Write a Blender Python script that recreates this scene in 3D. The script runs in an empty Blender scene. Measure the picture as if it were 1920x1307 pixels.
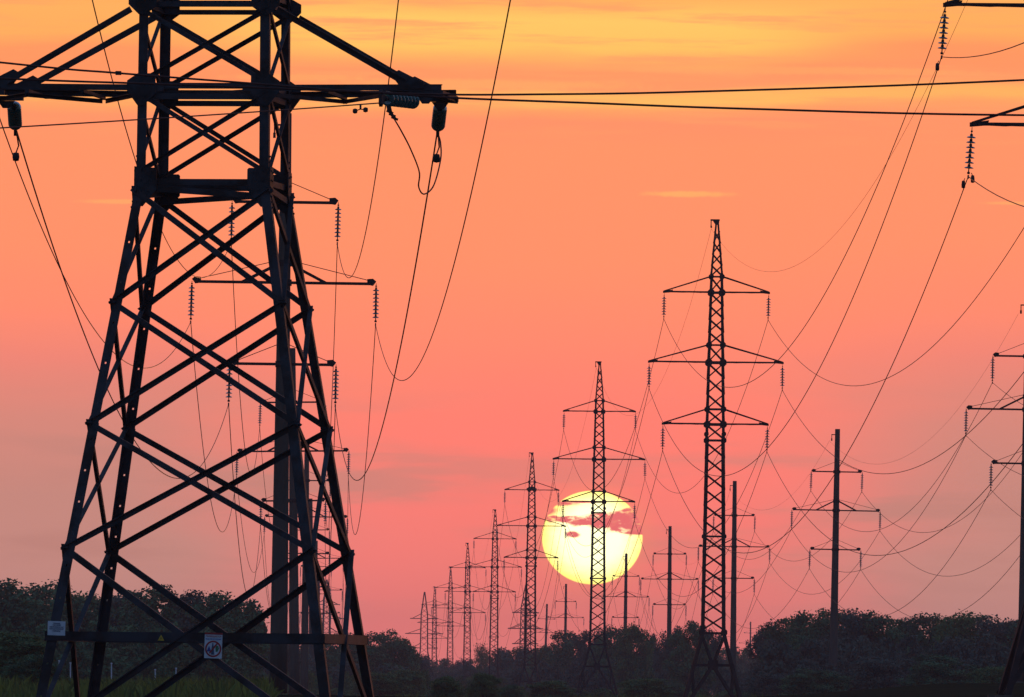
import bpy, math, random
from mathutils import Vector, Matrix, noise
R = math.radians
random.seed(7)
S = bpy.context.scene
C = S.collection

# ------------------------------------------------------------------ camera
F = 20000.0; CX = 960.0; CY = 653.5; EYE = 1.8; HY = 1300.0   # focal length and horizon in photo pixels
ROLL = R(0.6); PITCH = math.atan((HY - CY) / F)
fwd = Vector((0, math.cos(PITCH), math.sin(PITCH)))
up0 = Vector((1, 0, 0)).cross(fwd)
rt = Vector((1, 0, 0)) * math.cos(ROLL) + up0 * math.sin(ROLL)
up = up0 * math.cos(ROLL) - Vector((1, 0, 0)) * math.sin(ROLL)
cam = bpy.data.cameras.new('camera'); co = bpy.data.objects.new('camera', cam); C.objects.link(co)
co.matrix_world = Matrix(((rt.x, up.x, -fwd.x, 0), (rt.y, up.y, -fwd.y, 0), (rt.z, up.z, -fwd.z, EYE), (0, 0, 0, 1)))
cam.sensor_width = 36; cam.lens = 36 * F / 1920; cam.clip_start = 1; cam.clip_end = 30000
S.camera = co

def un(px, py, D):
    d = fwd + rt * ((px - CX) / F) - up * ((py - CY) / F)
    return Vector((0, 0, EYE)) + d * (D / d.y)

# ------------------------------------------------------------------ view, sun, world
S.view_settings.view_transform = 'Standard'; S.view_settings.look = 'None'
S.view_settings.exposure = 0; S.view_settings.gamma = 1
S.cycles.volume_bounces = 0; S.cycles.max_bounces = 5
sd = un(1110.5, 1007, 1000) - Vector((0, 0, EYE))
SU = sd.x / sd.y * F; SV = sd.z / sd.y * F
sun = bpy.data.lights.new('sun', 'SUN'); so = bpy.data.objects.new('sun', sun); C.objects.link(so)
sun.energy = 1.2; sun.angle = R(0.53); sun.color = (1.0, 0.33, 0.12)
so.rotation_euler = sd.normalized().to_track_quat('Z', 'Y').to_euler(); so.location = (0, 0, 60)

def srgb(c):
    return tuple((x / 255 / 12.92) if x / 255 <= .04045 else ((x / 255 + .055) / 1.055) ** 2.4 for x in c) + (1,)

class NT:
    def __init__(s, nt): s.nt = nt; s.nt.nodes.clear()
    def n(s, t, **k):
        nd = s.nt.nodes.new(t)
        for a, b in k.items(): setattr(nd, a, b)
        return nd
    def lk(s, a, b): s.nt.links.new(a, b)
    def put(s, sock, v):
        if isinstance(v, (int, float)): sock.default_value = v
        elif isinstance(v, (tuple, list)): sock.default_value = v
        else: s.lk(v, sock)
    def m(s, op, a, b=0.0, c=0.0, clamp=False):
        nd = s.n('ShaderNodeMath', operation=op, use_clamp=clamp)
        s.put(nd.inputs[0], a); s.put(nd.inputs[1], b); s.put(nd.inputs[2], c)
        return nd.outputs[0]
    def mr(s, v, a, b, c=0.0, d=1.0, smooth=True):
        nd = s.n('ShaderNodeMapRange', interpolation_type='SMOOTHSTEP' if smooth else 'LINEAR')
        s.put(nd.inputs[0], v); s.put(nd.inputs[1], a); s.put(nd.inputs[2], b); s.put(nd.inputs[3], c); s.put(nd.inputs[4], d)
        return nd.outputs[0]
    def mix(s, f, a, b):
        nd = s.n('ShaderNodeMix', data_type='RGBA')
        s.put(nd.inputs[0], f); s.put(nd.inputs[6], a); s.put(nd.inputs[7], b)
        return nd.outputs[2]
    def noise(s, vec, scale, detail=3, rough=.5):
        nd = s.n('ShaderNodeTexNoise'); s.put(nd.inputs['Vector'], vec)
        nd.inputs['Scale'].default_value = scale; nd.inputs['Detail'].default_value = detail; nd.inputs['Roughness'].default_value = rough
        return nd.outputs[0]
    def xyz(s, x, y, z=0.0):
        nd = s.n('ShaderNodeCombineXYZ'); s.put(nd.inputs[0], x); s.put(nd.inputs[1], y); s.put(nd.inputs[2], z)
        return nd.outputs[0]
    def ramp(s, v, stops):
        nd = s.n('ShaderNodeValToRGB'); s.put(nd.inputs[0], v); cr = nd.color_ramp
        stops = sorted(stops)
        while len(cr.elements) < len(stops): cr.elements.new(.5)
        for e, (p, c) in zip(cr.elements, stops): e.position = p
        for e, (p, c) in zip(cr.elements, stops): e.position = p; e.color = c
        return nd.outputs[0]

W = bpy.data.worlds.new('World'); S.world = W; W.use_nodes = True
w = NT(W.node_tree)
tc = w.n('ShaderNodeTexCoord'); sp = w.n('ShaderNodeSeparateXYZ'); w.lk(tc.outputs['Generated'], sp.inputs[0])
X, Y, Z = sp.outputs
Ys = w.m('MAXIMUM', Y, .05)
U = w.m('MULTIPLY', w.m('DIVIDE', X, Ys), F)            # 1/20000 rad steps of azimuth
V = w.m('MULTIPLY', w.m('DIVIDE', Z, Ys), F)            # and of elevation
warp = w.m('MULTIPLY', w.m('SUBTRACT', w.noise(w.xyz(w.m('MULTIPLY', U, .0022), w.m('MULTIPLY', V, .012)), 1.0, 5, .6), .5), 38.0)
# the streaks thin out and bend up to the right
Vw = w.m('ADD', w.m('ADD', w.m('SUBTRACT', V, 14.0), warp), w.m('MULTIPLY', w.mr(U, 100, 960), -24.0))
def st(py, c, k=1.0):
    c = srgb(c); return ((HY - py) / 1400.0, tuple(x * k for x in c[:3]) + (1,))
q = w.m('DIVIDE', Vw, 1400.0, clamp=True)
CEN = [st(1300, (250, 120, 118)), st(1100, (254, 124, 120)), st(950, (255, 124, 117)), st(800, (255, 127, 113)), st(650, (255, 136, 110)),
       st(500, (255, 143, 106)), st(300, (255, 147, 104)), st(240, (255, 145, 105)), st(220, (255, 158, 101)), st(208, (255, 185, 100)), st(190, (255, 182, 100)),
       st(178, (255, 152, 103)), st(146, (255, 152, 101)), st(126, (255, 172, 100)), st(104, (255, 194, 100)), st(50, (255, 200, 103)), st(14, (255, 180, 98)), st(-60, (255, 168, 96))]
SID = [st(1300, (212, 138, 132)), st(1100, (206, 138, 130)), st(950, (200, 134, 126)), st(800, (214, 133, 123)), st(690, (236, 131, 118)), st(600, (252, 137, 110)),
       st(480, (255, 143, 106)), st(300, (255, 147, 104)), st(236, (255, 148, 105)), st(216, (255, 160, 101)), st(204, (255, 178, 98)), st(188, (255, 174, 98)),
       st(172, (255, 148, 101)), st(112, (255, 152, 98)), st(86, (255, 172, 95)), st(30, (255, 176, 96)), st(-60, (255, 158, 92))]
cen = w.ramp(q, CEN); sid = w.ramp(q, SID)
nz = w.noise(w.xyz(w.m('MULTIPLY', U, .0009), w.m('MULTIPLY', V, .0045)), 1.0, 3, .5)
su_dx = w.m('ABSOLUTE', w.m('SUBTRACT', U, SU - 60))
side = w.mr(w.m('ADD', su_dx, w.m('MULTIPLY', w.m('SUBTRACT', nz, .5), 700.0)), 250, 800)
sky = w.mix(side, cen, sid)
# faint grey-mauve streaks low in the sky
nz2 = w.noise(w.xyz(w.m('MULTIPLY', U, .0016), w.m('MULTIPLY', V, .011), 4.0), 1.0, 4, .55)
low = w.m('MULTIPLY', w.mr(V, 620, 380), w.mr(V, 120, 260))
fstk = w.m('MULTIPLY', w.m('MULTIPLY', w.mr(nz2, .46, .64), low), .85)
sky = w.mix(fstk, sky, srgb((196, 130, 122)))
# soft peach wisps high up
nz3 = w.noise(w.xyz(w.m('MULTIPLY', U, .0022), w.m('MULTIPLY', V, .032), 9.0), 1.0, 5, .62)
fw = w.m('MULTIPLY', w.m('MULTIPLY', w.mr(nz3, .48, .7), w.mr(V, 1000, 1120)), .85)
sky = w.mix(fw, sky, srgb((255, 160, 104)))
# helper: soft ellipse in those steps, edge broken by noise; centre given as photo pixels
en = w.n('ShaderNodeTexNoise'); w.put(en.inputs['Vector'], w.xyz(w.m('MULTIPLY', U, .05), w.m('MULTIPLY', V, .085)))
en.inputs['Scale'].default_value = 1; en.inputs['Detail'].default_value = 4
e1 = w.m('MULTIPLY', w.m('SUBTRACT', en.outputs[0], .5), 1.0)
def ell(px, py, a, b, soft=.12, rag=0.0):
    if rag: soft = min(.5, soft * 1.7); rag *= .8
    d = un(px, py, 1000) - Vector((0, 0, EYE)); u0 = d.x / d.y * F; v0 = d.z / d.y * F
    du = w.m('DIVIDE', w.m('SUBTRACT', U, u0), a); dv = w.m('DIVIDE', w.m('SUBTRACT', V, v0), b)
    r = w.m('SQRT', w.m('ADD', w.m('MULTIPLY', du, du), w.m('MULTIPLY', dv, dv)))
    if rag: r = w.m('ADD', r, w.m('MULTIPLY', e1, rag))
    return w.mr(r, 1 - soft, 1 + soft, 1.0, 0.0)
for px, py, a, b, k in ((900, 158, 260, 9, .5), (1500, 132, 300, 7, .35), (560, 145, 120, 6, .4), (1290, 364, 75, 5, .75), (360, 375, 55, 4, .8), (230, 378, 70, 4, .55), (1900, 381, 50, 3, .5), (850, 893, 60, 4, .0)):
    if k: sky = w.mix(w.m('MULTIPLY', ell(px, py, a, b, .9, 1.2), k), sky, srgb((255, 176, 104)))
# rosy glow round the sun, the disc and the cloud bars across it
glow = w.m('MULTIPLY', ell(1110, 1007, 330, 250, .95), .6)
sky = w.mix(glow, sky, srgb((255, 122, 112)))
sky = w.mix(w.m('MULTIPLY', ell(1110, 1007, 112, 104, .25), .35), sky, srgb((255, 140, 112)))
disc = ell(1110.5, 1008, 94, 87.5, .018)
rim = ell(1112, 1006, 78, 72, .24, .25)
hot = w.mix(rim, (1.6, 1.18, .17, 1), (1.9, 1.75, 1.02, 1))
cl = None
for a in ((1186, 978, 62, 24, .10, .9), (1200, 992, 56, 11, .07, .3), (1135, 977, 46, 15, .13, 1.4), (1052, 973, 46, 6, .25, 2.2), (1088, 979, 24, 7, .2, 1.8), (1074, 1002, 13, 6, .2, 1.0),
          (1032, 944, 46, 5, .3, 1.4), (1090, 941, 30, 2.2, .35, 1.0), (1018, 956, 26, 10, .2, 1.0), (1202, 950, 14, 9, .2, .4), (1168, 963, 26, 4, .3, 2.2), (1130, 968, 20, 4, .3, 2.0)):
    e = ell(*a); cl = e if cl is None else w.m('MAXIMUM', cl, e)
hol = w.noise(w.xyz(w.m('MULTIPLY', U, .045), w.m('MULTIPLY', V, .08), 2.0), 1.0, 3, .6)
cl = w.m('MULTIPLY', cl, w.mr(hol, .28, .46, .55, 1.0))
sc = w.m('MULTIPLY', disc, w.m('SUBTRACT', 1.0, cl))
cloudc = w.mix(w.m('MULTIPLY', w.mr(en.outputs[0], .5, .75), .5), srgb((240, 108, 110)), srgb((255, 150, 125)))
sky = w.mix(w.m('MULTIPLY', disc, cl), sky, cloudc)
sky = w.mix(sc, sky, hot)
# away from the sunset the dusk sky dims to slate blue
el = w.mr(Z, .068, .45); az = w.mr(Y, .25, .98)
dusk = w.ramp(w.m('ADD', w.m('MULTIPLY', Z, .5), .5, clamp=True), [(0, (.02, .02, .025, 1)), (.5, (.055, .065, .11, 1)), (.62, (.12, .18, .32, 1)), (.8, (.12, .20, .38, 1)), (1, (.07, .12, .26, 1))])
f = w.m('MULTIPLY', az, w.m('SUBTRACT', 1.0, el))
sky = w.mix(f, dusk, sky)
sky = w.mix(w.mr(Z, -.012, -.002, 1.0, 0.0), sky, (.03, .025, .03, 1))
bg = w.n('ShaderNodeBackground'); w.lk(sky, bg.inputs[0]); bg.inputs[1].default_value = 1.0
# the air box dims the low sky most: brighten the light source behind it, for every viewer alike
gn = w.ramp(w.m('MULTIPLY', Z, 10.0, clamp=True), [(0, (.62, .70, .64, 1)), (.1, (.58, .62, .56, 1)), (.2, (.59, .60, .54, 1)), (.35, (.59, .575, .52, 1)), (.62, (.565, .54, .505, 1)), (1, (.5, .5, .5, 1))])
mu = w.n('ShaderNodeVectorMath', operation='MULTIPLY'); w.lk(sky, mu.inputs[0]); w.lk(gn, mu.inputs[1]); w.lk(mu.outputs[0], bg.inputs[0]); bg.inputs[1].default_value = 2.0
ow = w.n('ShaderNodeOutputWorld'); w.lk(bg.outputs[0], ow.inputs[0])

# ------------------------------------------------------------------ materials
def mat(name, base, rough=.7, metal=0.0, var=None, vscale=6.0, bump=0.0, bscale=40.0, spec=.5, stretch=(1, 1, 1)):
    m = bpy.data.materials.new(name); m.use_nodes = True; t = NT(m.node_tree)
    p = t.n('ShaderNodeBsdfPrincipled'); o = t.n('ShaderNodeOutputMaterial'); t.lk(p.outputs[0], o.inputs[0])
    if name == 'insulator_glass': p.inputs['Coat Weight'].default_value = 1; p.inputs['Coat Roughness'].default_value = .04; p.inputs['Transmission Weight'].default_value = .45
    tcn = t.n('ShaderNodeTexCoord'); mp = t.n('ShaderNodeMapping'); t.lk(tcn.outputs['Object'], mp.inputs[0]); mp.inputs['Scale'].default_value = stretch
    if var is None: var = tuple(x * .6 for x in base)
    nn = t.noise(mp.outputs[0], vscale, 5, .6)
    t.lk(t.mix(t.mr(nn, .38, .66), base + (1,), var + (1,)), p.inputs['Base Color'])
    p.inputs['Roughness'].default_value = rough; p.inputs['Metallic'].default_value = metal
    p.inputs['Specular IOR Level'].default_value = spec
    if bump:
        b = t.n('ShaderNodeBump'); b.inputs['Strength'].default_value = bump; b.inputs['Distance'].default_value = .02
        t.lk(t.noise(mp.outputs[0], bscale, 4, .6), b.inputs['Height']); t.lk(b.outputs[0], p.inputs['Normal'])
    return m
M_STEEL = mat('painted_steel', (.034, .042, .054), .55, .15, (.009, .008, .008), 2.2, .3, 60, .35)
M_FAR = mat('weathered_steel', (.028, .024, .026), .75, .1, (.016, .014, .014), 2.0, spec=.25)
M_CONC = mat('concrete', (.085, .078, .066), .9, 0, (.055, .05, .042), 1.5, .4, 30, .2, (1, 1, .15))
M_GLASS = mat('insulator_glass', (.09, .25, .23), .08, 0, (.06, .18, .17), 2.0, spec=.9)
M_CAP = mat('cast_iron', (.05, .045, .045), .7, .3, spec=.3)
M_WIRE = mat('aluminium_wire_glare_tint', (.10, .04, .035), .7, .0, (.08, .035, .03), spec=.2)  # red-brown tint paints lens glare into the colour; bare aluminium is not red
M_TRUNK = mat('bark', (.07, .055, .04), .95, 0, (.035, .028, .02), 4.0, .5, 20, .1, (1, 1, .2))
M_WHITE = mat('sign_white', (.62, .68, .74), .6, 0, (.52, .58, .64), 8)
M_RED = mat('sign_red', (.40, .03, .03), .6, 0)
M_BLUE = mat('sign_blue', (.05, .10, .42), .6, 0)
M_DBLUE = mat('sign_ink', (.06, .09, .18), .6, 0)
M_GREEN = mat('sign_green', (.03, .22, .10), .6, 0)
M_YEL = mat('sign_yellow', (.75, .50, .03), .6, 0)
M_BLACK = mat('sign_black', (.02, .02, .02), .6, 0)

def leafmat(name, a, b):
    m = bpy.data.materials.new(name); m.use_nodes = True; t = NT(m.node_tree)
    g = t.n('ShaderNodeNewGeometry'); tcn = t.n('ShaderNodeTexCoord')
    col = t.mix(t.mr(t.noise(tcn.outputs['Object'], .55, 3), .35, .65), a + (1,), b + (1,))
    p = t.n('ShaderNodeBsdfPrincipled'); t.lk(col, p.inputs['Base Color']); p.inputs['Roughness'].default_value = .8; p.inputs['Specular IOR Level'].default_value = .15
    tr = t.n('ShaderNodeBsdfTranslucent'); t.lk(col, tr.inputs[0])
    mx = t.n('ShaderNodeMixShader'); mx.inputs[0].default_value = .10; t.lk(p.outputs[0], mx.inputs[1]); t.lk(tr.outputs[0], mx.inputs[2])
    o = t.n('ShaderNodeOutputMaterial'); t.lk(mx.outputs[0], o.inputs[0])
    return m
M_LEAF = [leafmat('leaf_dark', (.10, .20, .09), (.05, .105, .055)), leafmat('leaf_olive', (.15, .23, .08), (.07, .12, .05)),
          leafmat('leaf_deep', (.11, .15, .11), (.065, .092, .075))]
M_GRASS = leafmat('meadow_grass', (.19, .24, .05), (.08, .12, .035))

# ------------------------------------------------------------------ mesh builder
class MB:
    def __init__(s): s.v = []; s.f = []; s.mi = []
    def box8(s, pts, mi=0):
        b = len(s.v); s.v += [tuple(p) for p in pts]
        for q_ in ((0, 3, 2, 1), (4, 5, 6, 7), (0, 1, 5, 4), (1, 2, 6, 5), (2, 3, 7, 6), (3, 0, 4, 7)):
            s.f.append(tuple(b + i for i in q_)); s.mi.append(mi)
    def bar(s, p, q_, du, dv, mi=0):
        """bar from p to q_; du, dv = (lo, hi, axis) extents across"""
        (a0, a1, A), (b0, b1, B) = du, dv
        s.box8([p + A * a0 + B * b0, p + A * a1 + B * b0, p + A * a1 + B * b1, p + A * a0 + B * b1,
                q_ + A * a0 + B * b0, q_ + A * a1 + B * b0, q_ + A * a1 + B * b1, q_ + A * a0 + B * b1], mi)
    def sq(s, p, q_, wd, ht=None, upv=Vector((0, 0, 1))):
        p = Vector(p); q_ = Vector(q_); d = (q_ - p).normalized()
        A = d.cross(upv)
        if A.length < 1e-3: A = d.cross(Vector((0, 1, 0)))
        A.normalize(); B = A.cross(d); ht = ht or wd
        s.bar(p, q_, (-wd / 2, wd / 2, A), (-ht / 2, ht / 2, B))
    def angle(s, p, q_, wd, t, n):
        """L-section: a flange lying in the plane with normal n, the other standing along n"""
        p = Vector(p); q_ = Vector(q_); d = (q_ - p).normalized(); n = Vector(n); n = (n - d * n.dot(d)).normalized(); A = d.cross(n)
        s.bar(p, q_, (-wd / 2, wd / 2, A), (-t / 2, t / 2, n))
        s.bar(p, q_, (-wd / 2, -wd / 2 + t, A), (t / 2, wd * .8, n))
    def tube(s, pts, r, k=6, r2=None):
        pts = [Vector(p) for p in pts]; b = len(s.v); n = len(pts)
        for i, p in enumerate(pts):
            d = (pts[min(i + 1, n - 1)] - pts[max(i - 1, 0)]).normalized()
            A = d.cross(Vector((0, 0, 1)))
            if A.length < .05: A = d.cross(Vector((1, 0, 0)))
            A.normalize(); B = A.cross(d); rr = r if r2 is None else r + (r2 - r) * i / (n - 1)
            for j in range(k):
                a = 2 * math.pi * j / k; s.v.append(tuple(p + A * math.cos(a) * rr + B * math.sin(a) * rr))
        for i in range(n - 1):
            for j in range(k):
                s.f.append((b + i * k + j, b + i * k + (j + 1) % k, b + (i + 1) * k + (j + 1) % k, b + (i + 1) * k + j)); s.mi.append(0)
        s.f.append(tuple(b + j for j in range(k))); s.f.append(tuple(b + (n - 1) * k + j for j in reversed(range(k)))); s.mi += [0, 0]
    def lathe(s, prof, k=16, ctr=Vector((0, 0, 0)), mi=0):
        b = len(s.v)
        for r_, z in prof:
            for j in range(k):
                a = 2 * math.pi * j / k; s.v.append((ctr.x + r_ * math.cos(a), ctr.y + r_ * math.sin(a), ctr.z + z))
        for i in range(len(prof) - 1):
            for j in range(k):
                s.f.append((b + i * k + j, b + i * k + (j + 1) % k, b + (i + 1) * k + (j + 1) % k, b + (i + 1) * k + j)); s.mi.append(mi)
    def plate(s, poly, n, t):
        """polygon (list of points) extruded by t along n"""
        n = Vector(n).normalized(); b = len(s.v); k = len(poly)
        s.v += [tuple(Vector(p) - n * t / 2) for p in poly] + [tuple(Vector(p) + n * t / 2) for p in poly]
        s.f.append(tuple(b + i for i in range(k))); s.f.append(tuple(b + k + i for i in reversed(range(k)))); s.mi += [0, 0]
        for i in range(k): s.f.append((b + i, b + (i + 1) % k, b + k + (i + 1) % k, b + k + i)); s.mi.append(0)
    def build(s, name, m, parent=None, smooth=False):
        me = bpy.data.meshes.new(name); me.from_pydata(s.v, [], s.f)
        ms = m if isinstance(m, (list, tuple)) else [m]
        for x in ms: me.materials.append(x)
        if len(ms) > 1: me.polygons.foreach_set('material_index', s.mi)
        if smooth: me.polygons.foreach_set('use_smooth', [True] * len(me.polygons))
        me.update()
        o = bpy.data.objects.new(name, me); C.objects.link(o)
        if parent: o.parent = parent
        return o

def tag(o, label=None, cat=None, group=None, kind=None):
    if label: o['label'] = label
    if cat: o['category'] = cat
    if group: o['group'] = group
    if kind: o['kind'] = kind
    return o
def empty(name, label, cat, group=None):
    o = bpy.data.objects.new(name, None); C.objects.link(o); o.empty_display_size = .5
    return tag(o, label, cat, group)
def dup(o, label=None, parent=None):
    c = o.copy(); C.objects.link(c); c.parent = parent
    if label: c['label'] = label
    for ch in list(o.children): dup(ch, None, c)
    return c

# ------------------------------------------------------------------ terrain
GP = []                                                    # (x, y, z) spot heights
def gz(x, y):
    a = b = 0.0
    for px, py, pz in GP:
        d = ((x - px) / 40) ** 2 + ((y - py) / 160) ** 2 + .02; wt = 1 / d ** 1.5; a += wt * pz; b += wt
    return a / b

# line of lattice pylons: photo position of the lowest crossarm centre and distance
HL = 18.5
TP = [(2012, 237, 345), (1341, 796, 667), (1123, 941, 975), (995.5, 1046, 1300), (927, 1110, 1660), (877, 1149, 1960), (845, 1174, 2300), (815, 1197, 2640)]
TB = []
for px, py, D in TP:
    p = un(px, py, D); TB.append(Vector((p.x, D, p.z - HL)))
# concrete pole lines: photo position of the middle crossarm centre, distance
HM = 15.6
PP = [(530, 530, 405), (557.5, 846, 667), (574, 969, 900), (588, 1047, 1150), (592, 1106, 1400), (597, 1149, 1720)]
QP = [(1922.5, 768, 612), (1564.5, 957, 845), (1376.5, 1025, 1047), (1256, 1086, 1297), (1172.5, 1119, 1590), (1060, 1158, 2040), (1021, 1186, 2400), (1407, 1206, 3200)]
def base(L, H):
    r = []
    for px, py, D in L:
        p = un(px, py, D); r.append(Vector((p.x, D, p.z - H)))
    return r
PB = base(PP, HM); QB = base(QP, HM)
for b in TB + PB + QB[:7]: GP.append((b.x, b.y, b.z if b.y > 350 else .6))
GP += [(-4.5, 160, 0.0), (0, 0, 0), (-60, 40, 0), (60, 40, 0), (-80, 400, -.2), (90, 400, .3), (0, 3200, -4), (-150, 3000, -4), (250, 3200, -3), (-60, 900, -.6), (80, 1100, -.4), (0, 6000, -6),
       (-600, 1500, -1), (600, 1500, -1), (-900, 4000, -5), (900, 4000, -5)]

def ground():
    xs = [-2500, -1500, -900, -500, -300, -180] + [-120 + i * 8 for i in range(31)] + [180, 300, 500, 900, 1500, 2500]
    ys = [-300, -120, -40] + [i * 20 for i in range(0, 70)] + [1400 + i * 100 for i in range(1, 30)] + [4500, 5000, 5600, 6200]
    mb = MB(); nx = len(xs)
    for y in ys:
        for x in xs:
            mb.v.append((x, y, gz(x, y) + .12 * noise.noise(Vector((x * .05, y * .05, 0)))))
    for j in range(len(ys) - 1):
        for i in range(nx - 1):
            a = j * nx + i; mb.f.append((a, a + 1, a + nx + 1, a + nx)); mb.mi.append(0)
    m = mat('meadow_soil', (.022, .028, .012), 1.0, 0, (.012, .016, .008), .25, .6, 3, 0)
    tag(mb.build('ground', m, smooth=True), kind='structure')
ground()

# ------------------------------------------------------------------ suspension lattice pylon
ARM = [('lower', 18.5, 3.27, 19.45), ('middle', 22.37, 4.17, 23.47), ('upper', 26.75, 3.27, 27.75)]
def hw(z):
    pts = [(0, 2.17), (5.45, .76), (18.5, .59), (22.37, .53), (27.75, .40), (31.3, .10)]
    for (a, ha), (b, hb) in zip(pts, pts[1:]):
        if z <= b: return ha + (hb - ha) * (z - a) / (b - a)
    return .1
def cor(z, i, h=hw):
    sx, sy = ((-1, -1), (1, -1), (1, 1), (-1, 1))[i]; k = h(z); return Vector((sx * k, sy * k, z))
FN = [Vector((0, -1, 0)), Vector((1, 0, 0)), Vector((0, 1, 0)), Vector((-1, 0, 0))]
def make_pylon(name, label, thick=1.0):
    root = empty(name, label, 'pylon', 'lattice pylons in one line')
    T = thick
    for i in range(4):
        sx, sy = ((-1, -1), (1, -1), (1, 1), (-1, 1))[i]; mb = MB()
        for a, b in ((0, 5.45), (5.45, 17.5), (17.5, 27.75), (27.75, 31.3)):
            p = cor(a, i); q_ = cor(b, i); wd = (.20 if a < 17 else .15) * T if a < 27 else .11 * T
            ax = Vector((-sx, 0, 0)); ay = Vector((0, -sy, 0))
            mb.bar(p, q_, (0, wd, ax), (0, .03, ay)); mb.bar(p, q_, (0, .03, ax), (.03, wd, ay))
        mb.build('leg', M_FAR, root)
    mb = MB(); bw = .085 * T
    def xp(z0, z1, wd=bw):
        for i in range(4):
            j = (i + 1) % 4; a0, b0, a1, b1 = cor(z0, i), cor(z0, j), cor(z1, i), cor(z1, j)
            mb.angle(a0, b1, wd, .02, -FN[i]); mb.angle(b0 - FN[i] * .03, a1 - FN[i] * .03, wd, .02, -FN[i])
    def hz(z, wd=bw):
        for i in range(4): mb.angle(cor(z, i), cor(z, (i + 1) % 4), wd, .02, -FN[i])
    def seg(z0, z1, n):
        for k in range(n): xp(z0 + (z1 - z0) * k / n, z0 + (z1 - z0) * (k + 1) / n)
    seg(5.6, 11.5, 6); hz(5.45, .14 * T); hz(11.5, .10); seg(11.5, 17.4, 6); hz(17.5, .12 * T); xp(17.55, 18.5)
    hz(18.5, .16 * T); xp(18.5, 19.45); hz(19.45, .11); seg(19.45, 22.37, 3); hz(22.37, .17 * T); xp(22.37, 23.47); hz(23.47)
    seg(23.47, 26.75, 4); hz(26.75, .14); xp(26.75, 27.75); hz(27.75); seg(27.75, 30.6, 4)
    for i in range(4):
        c_ = cor(-.05, i, hw); fm = MB(); fm.box8([c_ + Vector((a_ * k_, b_ * k_, z_)) for z_, k_ in ((-1.6, .55), (.12, .28)) for a_, b_ in ((-1, -1), (1, -1), (1, 1), (-1, 1))]); fm.build('footing', M_CONC, root)
    # splayed base: cross with hub
    for i in range(4):
        j = (i + 1) % 4; zc = 3.45; c = (cor(zc, i) + cor(zc, j)) / 2
        for k in (i, j):
            mb.angle(cor(5.45, k), c, .14 * T, .02, -FN[i]); mb.angle(c, cor(.1, k), .16 * T, .02, -FN[i])
            mb.angle(cor(3.45, k), (c + cor(.1, k)) / 2 + (cor(.1, k) - c) * .05, .09 * T, .02, -FN[i])
        mb.angle(cor(zc, i), cor(zc, j), .16 * T, .02, -FN[i])
    def gus(z, i, s_):
        sx, sy = ((-1, -1), (1, -1), (1, 1), (-1, 1))[i]; p = cor(z, i) + Vector((-sx * s_ * .2, -sy * .0, 0)); h = s_ / 2
        poly = [p + Vector((dx * h, 0, dz * h)) for dx, dz in ((-1, -.55), (-.55, -1), (.55, -1), (1, -.55), (1, .55), (.55, 1), (-.55, 1), (-1, .55))]
        mb.plate(poly, (0, 1, 0), .02)
    for i in range(4):
        for z, s_ in ((5.5, .36), (11.5, .26), (17.5, .32), (17.9, .26), (18.5, .40), (19.45, .32), (22.37, .42), (23.47, .34), (26.75, .40), (27.75, .30)): gus(z, i, s_ * T)
    for sy in (-1, 1):
        k = hw(3.45) * sy; p = Vector((0, k, 3.45)); mb.plate([p + Vector((dx, 0, dz)) for dx, dz in ((-.26, -.3), (.26, -.3), (.3, 0), (.26, .3), (-.26, .3), (-.3, 0))], (0, 1, 0), .03)
    mb.build('bracing', M_FAR, root)
    for nm, z, L, zt in ARM:
        for s_ in (-1, 1):
            mb = MB(); tip = Vector((s_ * L, 0, z + .02))
            for sy in (-1, 1):
                a = Vector((s_ * hw(z), sy * hw(z), z)); b = Vector((s_ * hw(zt), sy * hw(zt), zt)); tp = tip + Vector((0, sy * .05, 0))
                mb.angle(a, tp, .09 * T, .02, (0, 0, 1)); mb.angle(b, tp + Vector((0, 0, .06)), .075 * T, .02, (0, sy, 0))
            prev = None
            for k in range(5):
                f_ = k / 5; y0 = hw(z) * (1 - f_); x0 = s_ * (hw(z) + (L - hw(z)) * f_); y1 = hw(z) * (1 - f_ - .2)
                x1 = s_ * (hw(z) + (L - hw(z)) * (f_ + .2)); e = 1 if k % 2 else -1
                mb.sq((x0, e * y0, z), (x1, -e * y1, z), .05, .03)
            mb.plate([tip + Vector((dx * s_, 0, dz)) for dx, dz in ((-.5, -.02), (.02, -.07), (.08, -.07), (.08, .07), (-.15, .09), (-.55, .15))], (0, 1, 0), .06)
            mb.build('crossarm', M_FAR, root)
    mb = MB(); mb.sq((-.42, 0, 31.3), (.16, 0, 31.3), .12, .10); mb.sq((-.38, 0, 31.28), (-.38, 0, 30.95), .06); mb.sq((-.38, 0, 30.95), (-.36, 0, 30.8), .10)
    mb.plate([Vector(p) for p in ((-.11, 0, 31), (.11, 0, 31), (.14, 0, 31.3), (-.3, 0, 31.3))], (0, 1, 0), .2)
    mb.build('earth_wire_bracket', M_FAR, root)
    return root
TN = ['right-edge pylon', 'tallest whole pylon', 'pylon over the sun', 'first pylon left of sun', 'second pylon left of sun', 'third pylon left of sun', 'fourth pylon left of sun', 'fifth pylon left of sun']
TL = ['dark lattice pylon cut off by the right edge, nearest of its line',
      'tallest whole dark lattice pylon, standing between the sun and the tall concrete pole',
      'lattice pylon standing straight in front of the setting sun',
      'first dark lattice pylon to the left of the sun, its left neighbour shorter',
      'lattice pylon second to the left of the sun', 'lattice pylon third to the left of the sun',
      'small hazy lattice pylon fourth to the left of the sun', 'small hazy lattice pylon fifth to the left of the sun, beside the last wider one']
pyl = make_pylon('lattice_pylon', TL[0]); TO = [pyl]
pyl2 = make_pylon('lattice_pylon', TL[1], 1.0)
TO.append(pyl2)
for i in range(2, 8): TO.append(dup(pyl2, TL[i]))
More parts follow.
